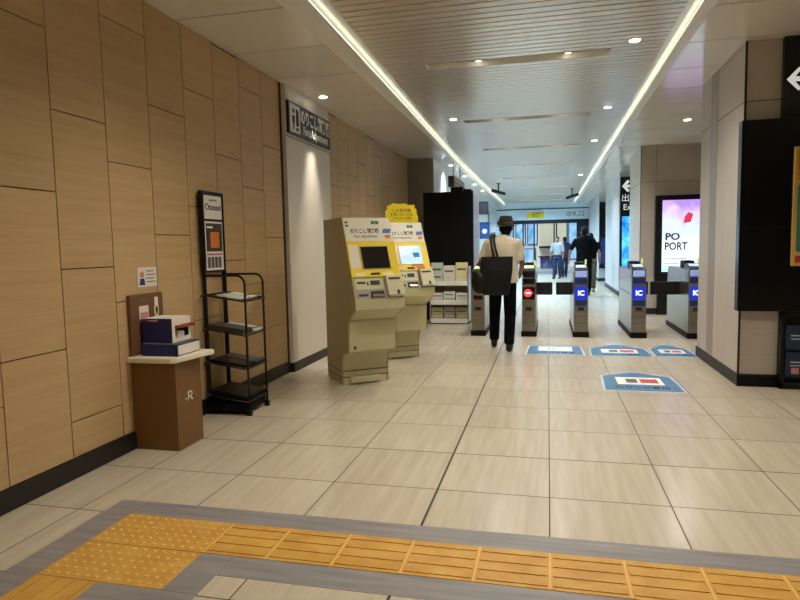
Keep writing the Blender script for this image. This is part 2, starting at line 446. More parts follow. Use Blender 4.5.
while y < YE-.1:
    a, b = y+.009, y+.101
    hit = [c for c in SL if a < c+SW and b > c-SW]
    xl_, xr_ = xin(a)+.10, 1.03
    if hit:
        p.box(xl_, SX0, a, b, ZS, ZS+.025); p.box(SX1, xr_, a, b, ZS, ZS+.025)
    else: p.box(xl_, xr_, a, b, ZS, ZS+.025)
    y += .11
struct(p.build('ceiling_centre', 'slat'))
struct(ribbon(lambda y: xin(y)-.06, lambda y: xin(y)+.098, ZS, ZS+.025).build('trim_11', 'slat'))
struct(ribbon(lambda y: 1.17, lambda y: 1.032, ZS, ZS+.025).build('trim_12', 'slat'))
p = MB()
last = YB
for c in SL+[YE]:
    e = c-SW if c != YE else YE
    p.box(-1.95, 1.2, last, e, ZS+.026, ZS+.032)
    if c != YE:
        p.box(-1.95, SX0, c-SW, c+SW, ZS+.026, ZS+.032); p.box(SX1, 1.2, c-SW, c+SW, ZS+.026, ZS+.032); last = c+SW
struct(p.build('ceiling_centre_backing', 'slat_back'))
# cove strip lights sit on the trim ledge
tag(ribbon(lambda y: xin(y)-.03, lambda y: xin(y)-.004, ZC+.02, ZC+.033).build('cove_light', 'cove'), 'long strip light in the left cove edge of the slatted ceiling', 'strip light', 'cove strip lights')
tag(ribbon(lambda y: 1.145, lambda y: 1.119, ZC+.02, ZC+.033).build('cove_light', 'cove'), 'long strip light in the right cove edge of the slatted ceiling', 'strip light', 'cove strip lights')

# ------------------------------------------------------------------ lamps
def spot(loc, e, ang=120, blend=.8, col=(1., .93, .80), r=.05):
    l = bpy.data.lights.new('lamp', 'SPOT'); l.energy = e; l.spot_size = math.radians(ang); l.spot_blend = blend
    l.color = col; l.shadow_soft_size = r
    o = bpy.data.objects.new('lamp_light', l); C.objects.link(o); o.location = loc; return o
E_SLOT, E_DOWN = 78, 60
ORD = ['first', 'second', 'third', 'fourth', 'fifth', 'sixth', 'seventh', 'eighth', 'ninth', 'tenth', 'eleventh']
VIS = {6.35: 'nearest', 9.2: 'second nearest', 11.95: 'third nearest', 14.6: 'fourth nearest', 17.3: 'fifth nearest', 20.4: 'sixth nearest', 23.4: 'seventh nearest', 26.4: 'farthest'}
for c in SL:
    lab = VIS.get(c)
    t = thing('slot_light', ('recessed twin-lamp ceiling slot, %s of the row running away over the corridor' % lab) if lab else 'recessed twin-lamp ceiling slot above the near end of the concourse', 'ceiling light', (0, c, ZS), 0, 'twin-lamp ceiling slots')
    h = MB(); h.box(SX0, SX1, -SW, SW, .055, .06); h.box(SX0, SX1, -SW, -SW+.004, 0, .06); h.box(SX0, SX1, SW-.004, SW, 0, .06)
    h.box(SX0, SX0+.004, -SW, SW, 0, .06); h.box(SX1-.004, SX1, -SW, SW, 0, .06)
    h.build('housing', 'slot', t)
    for lx in (-.68, .19):
        g = MB().cyl((lx, 0, .035), (lx, 0, .056), .05).build('lamp_body', 'lamp_rim', t, smooth=False)
        MB().cyl((lx, 0, .029), (lx, 0, .0345), .034).build('lamp_lens', 'lamp', g)
        spot((lx, c, ZS+.02), E_SLOT*(.42 if c < 2 else .72 if c < 5 else 1.05 if c < 13 else 4.6), 150, .9, col=(1, .93, .80) if c < 9 else (.95, .95, .95) if c < 13 else (.50, .76, 1.))
DOWN = [(.76, 6.05, 'right', 'nearest the camera'), (.78, 8.85, 'right', 'second from the camera'), (.80, 11.6, 'right', 'third from the camera'), (.84, 17.2, 'right', 'beyond the ticket gates'),
        (-1.32, 8.95, 'left', ''), (-1.3, 3.4, 'left', ''), (.76, 3.2, 'right', '')]
def downlight(x, y, z, label, e, col=(1, .93, .80), ang=130, bl=.9, r=.045):
    t = thing('downlight', label, 'ceiling light', (x, y, z), 0, 'round ceiling downlights')
    h = MB(); n = 28
    o_ = [(r*math.cos(2*PI*i/n), r*math.sin(2*PI*i/n)) for i in range(n)]
    h.cyl((0, 0, -.006), (0, 0, 0), r+.012, n=n).build('rim', 'lamp_rim', t)
    MB().cyl((0, 0, -.010), (0, 0, -.006), r, n=n).build('lens', 'lamp', t)
    return spot((x, y, z-.03), e, ang, bl, col)
for x, y, s, w in DOWN:
    if s == 'right' and w: lab = 'round white downlight at the right edge of the slatted ceiling, '+w
    elif y > 5: lab = 'round white downlight at the left edge of the slatted ceiling'
    else: lab = 'round white downlight overhead near the camera, %s side' % s
    downlight(x, y, ZS, lab, E_DOWN)
downlight(-2.52, 6.86, ZC, 'round downlight in the left ceiling panels shining on the fare sign pier', 170, (1, .93, .80), ang=41, bl=.9)
downlight(1.95, 9.75, ZC, 'round downlight in the right ceiling panels behind the big beige pillar', 130, (.97, .95, .95), 150)
downlight(-2.1, 1.2, ZC, 'round downlight overhead near the camera in the left ceiling panels', 14)
downlight(2.8, 3.6, ZC, 'round downlight overhead near the camera in the right ceiling panels', 70)
downlight(2.6, .6, ZC, 'round downlight overhead behind the camera in the right ceiling panels', 70)

# ------------------------------------------------------------------ right-hand pillars
def pillar(name, x0, x1, y0, y1, m, seam, strip=None, base='skirting'):
    p = MB()
    for z0, z1 in ((.11, seam-.003), (seam+.003, ZC)):
        ys = [y0] + ([strip[0]-.002, None, strip[1]+.002] if strip else []) + [y1]
        p.box(x0, x1, y0, y1, z0, z1)
    o = struct(p.build(name, m, bevel=.003))
    struct(bx(x0+.003, x1, y0+.003, y1-.003, .1, ZC).build(name+'_core', 'gap'))
    struct(bx(x0-.012, x1, y0-.012, y1+.012, 0, .11).build('baseboard_'+name[5:], base, bevel=.003))
    return o
pillar('wall_right_near', XR, 5.5, 6.15, 7.74, 'pillar', 2.56)
struct(bx(XR-.002, XR+.002, 7.05, 7.32, .112, ZC).build('trim_8', 'pillar_strip'))
struct(bx(XR-.005, XR+.012, 6.143, 6.156, .112, ZC).build('trim_9', 'gap'))
pillar('wall_right_middle', 1.66, 6.0, 12.15, 13.7, 'pillar', 2.43)
p = MB(); p.box(1.918, 1.922, 12.147, 12.15, .112, ZC)
p.box(1.655, 1.665, 12.146, 12.155, .112, ZC)
struct(p.build('trim_10', 'gap'))
pillar('wall_right_third', 1.73, 6.0, 16.3, 20.0, 'pillar_cool', 2.5)
pillar('wall_right_far', 1.73, 6.0, 22.6, YE, 'pillar_cool', 2.5)

# big black sign panel on the near pillar
t = thing('sign_panel', 'large blank black panel covering the front of the near beige pillar', 'sign', (1.655, 6.148, .70))
bx(0, 2.2, -.1, 0, 0, 1.68).build('board', 'black', t, bevel=.004)
bx(0, 2.2, -.101, -.1, .74, .744).build('panel_joint', 'black_matte', t)
t = thing('direction_sign', 'black overhead sign with white left arrow above the blank panel', 'sign', (1.985, 6.148, 2.395))
bx(0, 1.9, -.06, 0, 0, .68).build('board', 'black', t, bevel=.003)
fr = frame((0, -.06, 0), (1, 0, 0), (0, 0, 1))
# arrow sitting in a white diamond outline
pts = [(.02, .315), (.115, .415), (.135, .395), (.085, .335), (.3, .335), (.3, .295), (.085, .295), (.135, .235), (.115, .215)]
fpoly(fr, pts, 0, .002).build('arrow', 'white_sign', t)
t = thing('map_board', 'yellow edged station map board with black arrow on the blank panel', 'sign', (2.065, 6.048, 1.10))
fr = frame((0, 0, 0), (1, 0, 0), (0, 0, 1))
bx(0, .8, -.02, 0, 0, 1.03).build('board', 'map_yellow', t, bevel=.012)
bx(.035, .8, -.022, -.02, .12, .70).build('map_sheet', 'map_teal', t)
bx(.03, .8, -.0215, -.02, .72, 1.0).build('orange_header', 'orange_head', t)
bx(.075, .30, -.0235, -.022, .37, .48).build('map_block', 'white', t)
bx(.03, .5, -.022, -.02, .115, .13).build('rule_line', 'white', t)
bx(.03, .14, -.0225, -.02, .03, .09).build('legend_block', 'red', t)
for k in range(3): bx(.03, .5, -.0225, -.0215, .73+.04*k, .738+.04*k).build('rule_line', 'white', t)
fpoly(frame((0, -.0215, 0), (1, 0, 0), (0, 0, 1)), [(.035, .955), (.075, 1.0), (.09, .985), (.068, .963), (.16, .963), (.16, .947), (.068, .947), (.09, .925), (.075, .91)], 0, .002).build('arrow', 'ink', t)
t = thing('leaflet_rack', 'black leaflet rack set low in the front of the near pillar', 'rack', (2.02, 6.148, 0))
r_ = MB(); r_.box(0, 1.2, -.02, 0, 0, .70); r_.box(0, .03, -.09, -.02, 0, .70); r_.box(0, 1.2, -.09, -.02, 0, .06); r_.box(0, 1.2, -.09, -.02, .665, .70)
r_.build('case', 'black_metal', t, bevel=.003)
for z in (.10, .34): bx(.03, 1.17, -.085, -.02, z, z+.015).build('shelf', 'black_metal', t)
for i in range(3):
    for z, w in ((.356, 'upper'), (.116, 'lower')):
        l = thing('leaflet', 'dark blue leaflet in the low black pillar rack, %s row, %s from its left end' % (w, ['first', 'second', 'third'][i]), 'leaflet', (2.065+.19*i, 6.078, z), 0, 'dark blue leaflets in the low pillar rack')
        bx(0, .16, 0, .012, 0, .215).build('sheet', 'leaf_blue', l)
        bx(.04, .15, -.001, 0, .12, .13).build('printed_line', 'sticker_rim', l); bx(.04, .12, -.001, 0, .09, .098).build('printed_line', 'sticker_rim', l)
        if w == 'lower' and i == 0:
            bx(.05, .11, -.001, 0, .02, .075).build('printed_photo', 'pink', l)
struct(bx(XR-.012, 2.02, 6.12, 6.139, 0, .10).build('baseboard_right_front', 'black_matte'))

# ------------------------------------------------------------------ digital display in the bay behind the near pillar
t = thing('digital_display', 'tall bright advert screen in black frame on the beige wall behind the gates', 'screen', (1.93, 12.148, 0))
bx(-.03, 1.15, -.14, 0, .60, 2.17).build('frame', 'black', t, bevel=.006)
bx(.085, 1.07, -.143, -.14, .79, 2.08).build('screen', 'screen_ad', t)
bx(.02, 1.13, -.12, 0, 0, .60).build('cabinet', 'black', t, bevel=.006)
fr = frame((0, -.143, 0), (1, 0, 0), (0, 0, 1))
text('lettering', 'PO', .17, 'grey_print', t, fr @ Matrix.Translation((.26, 1.42, .001)), squeeze=1.1, bold=.006)
text('lettering', 'PORT', .19, 'grey_print', t, fr @ Matrix.Translation((.32, 1.245, .001)), squeeze=.8, bold=.006)
fpoly(fr, [(.44, 1.66), (.56, 1.68), (.60, 1.82), (.52, 1.86), (.46, 1.78)], 0, .002).build('printed_shape', 'screen_red', t)
for z, w in ((1.02, .38), (.93, .25)): fbox(fr, .12, .12+w, z, z+.012, 0, .001).build('printed_line', 'grey_print', t)

# ------------------------------------------------------------------ far signs on the third pillar
t = thing('totem_sign', 'narrow black wayfinding sign with white left arrow above cyan screen', 'sign', (1.74, 16.296, 0))
bx(0, .62, -.1, 0, .3, 2.95).build('board', 'black', t, bevel=.004)
bx(.05, .57, -.104, -.1, .75, 1.98).build('screen', 'screen_far', t)
fr = frame((0, -.1, 0), (1, 0, 0), (0, 0, 1))
fpoly(fr, [(.04, 2.72), (.17, 2.87), (.22, 2.83), (.15, 2.75), (.38, 2.75), (.38, 2.69), (.15, 2.69), (.22, 2.61), (.17, 2.57)], 0, .003).build('arrow', 'white_sign', t)
text('lettering', '出口', .20, 'white_sign', t, fr @ Matrix.Translation((.22, 2.42, .002)))
text('lettering', 'Exit', .20, 'white_sign', t, fr @ Matrix.Translation((.22, 2.2, .002)))
t = thing('wall_screen', 'tall dark panel on the farthest pale pillar before the glass doors', 'screen', (1.74, 22.596, 0))
bx(0, .7, -.08, 0, .45, 2.75).build('frame', 'black', t, bevel=.004)
bx(.05, .65, -.083, -.08, .6, 1.5).build('screen', 'blue_dark', t)

# ------------------------------------------------------------------ far end: doors, header, street
struct(bx(-2.3, 1.75, YE, YE+.2, 2.40, 3.4).build('wall_far', 'header'))
p = MB(); p.box(-2.3, 1.75, YE-.02, YE+.2, 2.24, 2.40); p.box(1.22, 1.75, YE-.02, YE+.2, 0, 2.24)
for x in (-2.3, -1.1, -.62, .24, .34): p.box(x, x+.06, YE, YE+.1, 0, 2.24)
p.box(-2.3, 1.75, YE-.03, YE, 2.86, 2.90)
dr = struct(p.build('door_1', 'frame_dark'))
bx(-2.3, 1.22, YE+.04, YE+.05, .02, 2.24).build('glass_pane', 'glass', dr)
t = thing('header_sign', 'small yellow sign on the pale header over the glass doors', 'sign', (-.88, YE, 2.48))
bx(0, .72, -.03, 0, 0, .26).build('board', 'yellow_board', t, bevel=.004)
text('lettering', '出口', .18, 'ink', t, frame((.36, -.03, .13), (1, 0, 0), (0, 0, 1)) @ Matrix.Translation((0, 0, .001)))
t = thing('header_lettering', 'dark lettering on the pale header right of the yellow sign', 'sign', (.75, YE, 2.62))
text('lettering', '改札口', .26, 'grey_print', t, frame((.4, -.004, 0), (1, 0, 0), (0, 0, 1)), depth=.003)
struct(bx(-30, 30, YE, 60, -.12, -.002).build('floor_outside', 'outside_ground'))
t = thing('shop_building', 'cream and blue-white shopfront building seen through the glass doors', 'building', (0, 38, 0))
bx(-14, 14, 0, 4, 0, 9).build('wall', 'facade_white', t)
for x0, x1, z0, z1, mm in ((-3.2, -2.0, .3, 3.1, 'facade_blue'), (-1.9, -1.3, 1.3, 3.1, 'facade_blue'), (-1.2, -.6, 1.3, 3.1, 'facade_blue'), (-1.9, -.7, .2, 1.1, 'facade_blue'), (1.15, 2.6, .4, 3.0, 'facade_blue'),
                           (-4.4, -3.4, .3, 3.1, 'facade_blue')):
    w = bx(x0, x1, -.06, 0, z0, z1).build('window', 'frame_dark', t); bx(x0+.05, x1-.05, -.07, -.06, z0+.05, z1-.05).build('pane', mm, w)
bx(-.5, 1.05, -.3, 0, 0, 3.4).build('column', 'facade', t)
bx(-.5, .6, -1.1, -.3, 1.1, 1.22).build('awning', 'black_matte', t)
t = thing('shop_stall', 'dark box-like stall in the street before the cream column', 'stall', (.0, 34.5, 0))
bx(-.4, .35, 0, .7, 0, .62).build('counter', 'blue_dark', t, bevel=.02)
bx(-.5, .4, -.1, .8, .62, .68).build('counter_top', 'black_matte', t)
sl = bpy.data.lights.new('sun', 'SUN'); sl.energy = 2.0; sl.angle = .02; so = bpy.data.objects.new('sun', sl); C.objects.link(so)
so.rotation_euler = (math.radians(42), 0, math.radians(-25))

# left far wall details
for y_, w_ in ((13.4, 'first'), (15.6, 'second'), (17.8, 'third'), (20.0, 'fourth')):  # downlights added only to brighten the pale wall, no known fittings there
    downlight(-2.04, y_, ZC, 'added round downlight washing the pale left wall past the black board, %s along' % w_, 110, (.85, .95, 1), 120)
t = thing('hanging_sign', 'dark box sign hung on rods above the black board', 'sign', (-1.95, 12.4, 2.52))
bx(0, .12, 0, 1.6, 0, .22).build('box', 'steel_dark', t, bevel=.005)
for k in range(2): bx(.12, .123, .1, 1.5, .05+.09*k, .075+.09*k).build('stripe', 'pink', t)
for y_ in (.3, 1.3): MB().cyl((.06, y_, .22), (.06, y_, .63), .008, n=8).build('rod', 'steel_dark', t)
t = thing('projecting_sign', 'blue lit square sign on the pale left wall beyond the hat', 'sign', (-2.21, 20.6, 1.55))
bx(0, .34, 0, .1, 0, .55).build('box', 'sign_blue', t, bevel=.01)
MB().prism(circ(.08), lambda q, k: (.17+q[0], -.002*k, .25+q[1])).build('symbol', 'paper', t)
for k, (y_, w) in enumerate(((15.2, 'first'), (17.4, 'second'), (23.4, 'third'))):
    t = thing('glass_post', 'slim pale upright post on the left wall past the black board, %s along' % w, 'post', (-2.198, y_, 0), 0, 'slim uprights along the pale left wall')
    bx(0, .06, 0, .06, 0, 2.6).build('upright', 'steel', t); bx(-.01, .07, -.01, .07, 0, .02).build('foot_plate', 'steel_dark', t)
t = thing('dark_sign', 'small dark hanging sign on the left beyond the black board', 'sign', (-2.2, 20.4, 2.35))
bx(0, .3, 0, .12, 0, .42).build('box', 'frame_dark', t, bevel=.01); bx(.3, .305, .02, .1, .05, .3).build('face', 'blue_dark', t)

# ------------------------------------------------------------------ CCTV cameras
def cctv(loc, label, flip):
    t = thing('security_camera', label, 'camera', loc, 0, 'ceiling security cameras')
    MB().cyl((0, 0, -.02), (0, 0, 0), .07).build('mount', 'steel_dark', t)
    MB().cyl((0, 0, -.22), (0, 0, -.02), .02).build('rod', 'steel_dark', t)
    MB().cyl((-.2*flip, -.05, -.2), (.16*flip, .08, -.30), .05).build('body', 'black_metal', t, smooth=False)
    MB().cyl((.16*flip, .08, -.30), (.19*flip, .09, -.31), .04, .045).build('lens', 'black', t)
cctv((-1.42, 18.6, ZS), 'dark security camera on rod under the left slatted ceiling', 1)
cctv((.78, 21.3, ZS), 'small dark security camera under the slatted ceiling near the doors', -1)

# ------------------------------------------------------------------ fare sign on the pier
t = thing('fare_sign', 'black wall sign with white pictogram and fare adjustment lettering', 'sign', (XL+.052, 6.175, 2.565))
bx(0, .03, 0, 1.27, 0, .345).build('board', 'black', t, bevel=.003)
bx(.03, .032, .03, .30, .025, .32).build('pictogram_panel', 'white', t)
fr = frame((.032, 0, 0), (0, 1, 0), (0, 0, 1))
pg = fpoly(fr, circ(.026, 16, .12, .25), 0, .002)
q = fpoly(fr, [(.085, .20), (.155, .20), (.15, .12), (.135, .12), (.135, .05), (.105, .05), (.105, .12), (.09, .12)], 0, .002); pg.add(q.v, q.f)
q = fpoly(fr, [(.19, .10), (.26, .10), (.26, .26), (.235, .28), (.19, .28)], 0, .002); pg.add(q.v, q.f)
q = fpoly(fr, [(.19, .05), (.25, .05), (.25, .085), (.19, .085)], 0, .002); pg.add(q.v, q.f)
pg.build('pictogram', 'ink', t)
fr = frame((.03, 0, 0), (0, 1, 0), (0, 0, 1))
text('lettering', 'のりこし精算機', .18, 'white', t, fr @ Matrix.Translation((.785, .225, .001)), squeeze=.74, bold=.005)
text('lettering', 'Fare Adjustment', .125, 'white', t, fr @ Matrix.Translation((.785, .085, .001)), squeeze=.93, bold=.003)

# wall notice
t = thing('wall_notice', 'small white notice with printed portrait taped on the wood wall', 'notice', (XL+.001, 3.68, 1.095))
bx(0, .003, 0, .21, 0, .135).build('sheet', 'paper', t)
fr = frame((.003, 0, 0), (0, 1, 0), (0, 0, 1))
fpoly(fr, circ(.022, 16, .045, .085), 0, .001).build('printed_head', 'pink', t)
fpoly(fr, [(.015, .012), (.075, .012), (.068, .058), (.025, .058)], 0, .001).build('printed_body', 'blue_dark', t)
for k in range(4): fbox(fr, .09, .195-.02*(k % 2), .03+.025*k, .036+.025*k, 0, .001).build('printed_line', 'grey_print', t)

# ------------------------------------------------------------------ brown stand with things on it
t = thing('counter_stand', 'brown laminate stand with cream top and white emblem against the wood wall', 'cabinet', (-2.737, 3.54, 0))
bx(0, .337, .015, .32, 0, .60).build('body', 'brown_lam', t, bevel=.004)
MB().prism([(0, -.03), (.335, -.03), (.365, .0), (.425, .37), (0, .37)], lambda q, k: (q[0], q[1], .60+.038*k)).build('worktop', 'cream_top', t, bevel=.01, segs=3)
fr = frame((.337, .16, .345), (0, 1, 0), (0, 0, 1))
em = MB()
# emblem: joined J and R drawn as strokes
J = [(-.052, -.012), (-.05, -.03), (-.038, -.037), (-.02, -.033), (-.012, -.02), (-.012, .034), (.03, .034), (.042, .026), (.044, .012), (.034, .0), (.008, -.004), (.05, -.036)]
J = [(a*.8, b*.8) for a, b in J]
for a, b in zip(J, J[1:]):
    d = V3((b[0]-a[0], b[1]-a[1], 0)).normalized()*.004; n = V3((-d.y, d.x, 0))*1.25
    pts = [(a[0]-d.x+n.x, a[1]-d.y+n.y), (a[0]-d.x-n.x, a[1]-d.y-n.y), (b[0]+d.x-n.x, b[1]+d.y-n.y), (b[0]+d.x+n.x, b[1]+d.y+n.y)]
    q = fpoly(fr, pts, 0, .002); em.add(q.v, q.f)
em.build('emblem', 'white', t)
zt = .638
t = thing('backboard', 'brown board standing upright on the stand against the wall', 'board', (-2.735, 3.548, zt))
bx(0, .025, 0, .36, 0, .41).build('panel', 'brown_board', t, bevel=.003)
bx(.025, .027, .09, .19, .24, .33).build('pink_notice', 'paper', t); bx(.027, .0285, .10, .18, .245, .285).build('printed_block', 'pink', t)
bx(.025, .027, .07, .18, .355, .375).build('printed_strip', 'grey_print', t)
bx(.025, .027, .262, .30, .32, .38).build('white_sticker', 'white', t); bx(.025, .027, .255, .305, .26, .318).build('orange_sticker', 'leaf_yellow', t)
bx(.025, .027, .262, .30, .21, .257).build('white_sticker', 'white', t); bx(.027, .028, .27, .292, .265, .31).build('dark_mark', 'ink', t)
t = thing('flat_box', 'flat navy box with white end lying in front on the cream top', 'box', (-2.66, 3.575, zt))
bx(0, .27, 0, .27, 0, .08).build('case', 'navy', t, bevel=.002)
bx(.27, .273, .008, .262, .008, .072).build('white_end', 'paper', t)
bx(.006, .264, .002, .268, .08, .082).build('grey_lid', 'grey_print', t)
t = thing('small_box', 'small navy box lying behind the flat navy box, against the backboard', 'box', (-2.697, 3.63, zt))
bx(0, .034, 0, .22, 0, .078).build('case', 'navy', t, bevel=.002); bx(.003, .031, .0, -.001, .03, .05).build('label', 'blue_dark', t)
t = thing('leaflet_box', 'tall navy box with open white end and red-brown flap stacked on flat box', 'box', (-2.685, 3.63, zt+.0825))
s_ = MB(); s_.box(0, .225, 0, .004, 0, .165); s_.box(0, .225, .216, .22, 0, .165); s_.box(0, .225, .004, .216, 0, .004); s_.box(0, .004, .004, .216, .004, .165)
s_.build('case', 'navy', t)
bx(.004, .222, .004, .216, .161, .165).build('lid', 'paper', t)
e_ = MB(); e_.box(.225, .228, 0, .22, .11, .165); e_.box(.225, .228, 0, .035, 0, .11); e_.box(.225, .228, .19, .22, 0, .11); e_.box(.225, .228, .035, .19, 0, .03)
e_.build('white_end', 'paper', t)
bx(.228, .26, .03, .23, .095, .115).build('flap', 'paper_red', t, bevel=.003)
bx(.1, .22, .06, .15, .004, .07).build('leaflets', 'paper', t)
bx(.05, .12, -.0015, 0, .145, .155).build('printed_strip', 'pink', t); bx(.006, .05, -.0015, 0, .15, .16).build('printed_strip', 'red', t)

# ------------------------------------------------------------------ black magazine rack
rx0, rx1, ry0, ry1 = -2.70, -2.345, 4.455, 4.775
t = thing('magazine_rack', 'black metal magazine rack with tall sign panel against the wood wall', 'rack', (rx0, ry0, 0))
dx, dy = rx1-rx0, ry1-ry0
for y_ in (0, dy):
    bx(-.018, .018, y_-.008, y_+.008, 0, 1.81).build('post', 'black_metal', t, bevel=.003)
for y_ in (0, dy):
    pts = [(0, y_, 1.135)]
    pts += [(dx-.07+.07*math.sin(a), y_, 1.065+.07*math.cos(a)) for a in [i*PI/12 for i in range(7)]]
    pts += [(dx, y_, .03)]
    MB().tube(pts, .0095).build('hoop', 'black_metal', t, smooth=True)
for y_ in (0, dy):
    bx(dx-.02, dx+.02, y_-.018, y_+.018, 0, .05).build('foot', 'black_metal', t, bevel=.004)
for k, z in enumerate((.93, .655, .385, .115)):
    s_ = MB()
    # shelf tilts up to the back: tray with wire lip
    for i in range(9):
        u = i/8; s_.tube([(0, -.03+(dy+.06)*u, z+.05), (dx, -.03+(dy+.06)*u, z)], .003, 6)
    s_.tube([(dx+.004, -.03, z), (dx+.004, dy+.03, z)], .007, 8); s_.tube([(0, -.05, z+.05), (0, dy+.05, z+.05)], .007, 8)
    s_.tube([(0, -.03, z+.05), (dx, -.03, z)], .007, 8); s_.tube([(0, dy+.03, z+.05), (dx, dy+.03, z)], .007, 8)
    s_.tube([(dx+.012, -.03, z+.05), (dx+.012, dy+.03, z+.05)], .0035, 6)
    s_.tube([(.02, -.09, z+.047), (.02, dy+.03, z+.047)], .007, 8)
    ws = s_.build('wire_shelf', 'black_metal', t, smooth=True)
    if k > 1: MB().add([(0, -.028, z+.046), (dx, -.028, z-.004), (dx, dy+.028, z-.004), (0, dy+.028, z+.046), (0, -.028, z+.050), (dx, -.028, z), (dx, dy+.028, z), (0, dy+.028, z+.050)], [(0, 1, 2, 3), (4, 5, 6, 7), (0, 1, 5, 4), (1, 2, 6, 5), (2, 3, 7, 6), (3, 0, 4, 7)]).build('shelf_plate', 'black_metal', ws)
bx(.0, dx-.02, -.012, dy+.012, .03, .10).build('plinth', 'black_matte', t, bevel=.004)
b_ = MB(); b_.box(-.012, .012, -.015, dy+.015, 1.16, 1.82)
b_.build('sign_backing', 'black_metal', t, bevel=.004)
bx(.012, .015, .025, dy-.025, 1.595, 1.785).build('header_panel', 'paper', t)
fr = frame((.015, 0, 0), (0, 1, 0), (0, 0, 1))
text('lettering', 'Otonavi', .075, 'blue_dark', t, fr @ Matrix.Translation((dy/2, 1.69, .0008)), bold=.001)
text('lettering', 'enjoy free', .03, 'green', t, fr @ Matrix.Translation((dy/2, 1.75, .0008)))
pn = bx(.012, .015, .025, dy-.025, 1.175, 1.575).build('poster', 'paper', t)
fbox(fr, .035, dy-.035, 1.33, 1.56, 0, .0008).build('dark_picture', 'dark_mag', pn)
fbox(fr, dy/2-.06, dy/2+.075, 1.36, 1.49, .0008, .0014).build('orange_picture', 'orange', pn)
fbox(fr, .05, .14, 1.52, 1.535, .0008, .0014).build('printed_line', 'white', pn)
fbox(fr, .04, dy-.04, 1.30, 1.312, 0, .0008).build('printed_line', 'red', pn)
for k in range(4): fbox(fr, .045+.056*k, .09+.056*k, 1.195, 1.285, 0, .0008).build('small_picture', 'grey_print', pn)
# magazines on the shelves
def tilt_box(mb, x0, x1, y0, y1, z, h):
    sl = -.05/dx
    vs = [(x, y, z+.05+sl*x+k*h+.005) for k in (0, 1) for y in (y0, y1) for x in (x0, x1)]
    return mb.add(vs, [(0, 2, 3, 1), (4, 5, 7, 6), (0, 1, 5, 4), (2, 6, 7, 3), (0, 4, 6, 2), (1, 3, 7, 5)])
MAG = [(.93, .10, .31, .0, .14, .008, 'paper', 'pale leaflet lying on the top wire shelf, nearer the brown stand'), (.93, .10, .31, .17, .31, .008, 'leaf_green', 'greenish leaflet lying on the top wire shelf, nearer the machines'),
       (.655, .03, .33, -.01, .15, .035, 'dark_mag', 'thick pile of dark magazines on the second wire shelf'), (.655, .05, .34, .17, .32, .018, 'paper', 'pale magazine on the second wire shelf beside dark pile'),
       (.385, .03, .34, -.01, .15, .016, 'black_matte', 'black magazine on the third wire shelf, nearer the brown stand'), (.385, .03, .34, .165, .32, .016, 'dark_mag', 'dark magazine on the third wire shelf, nearer the machines'),
       (.115, .02, .335, -.01, .325, .03, 'black_matte', 'wide black tray on the bottom wire shelf')]
for z, x0, x1, y0, y1, h, mm, lab in MAG:
    g = thing('magazine', lab, 'magazine', (rx0, ry0, 0), 0, 'magazines on the black rack')
    tilt_box(MB(), x0, x1, y0, y1, z+.003, h).build('pages', mm, g)
    tilt_box(MB(), x0+.004, x1-.004, y0+.004, y1-.004, z+.003+h, .0012).build('cover', {'paper': 'leaf_green', 'leaf_green': 'paper', 'dark_mag': 'grey_print', 'black_matte': 'black_metal'}[mm], g)

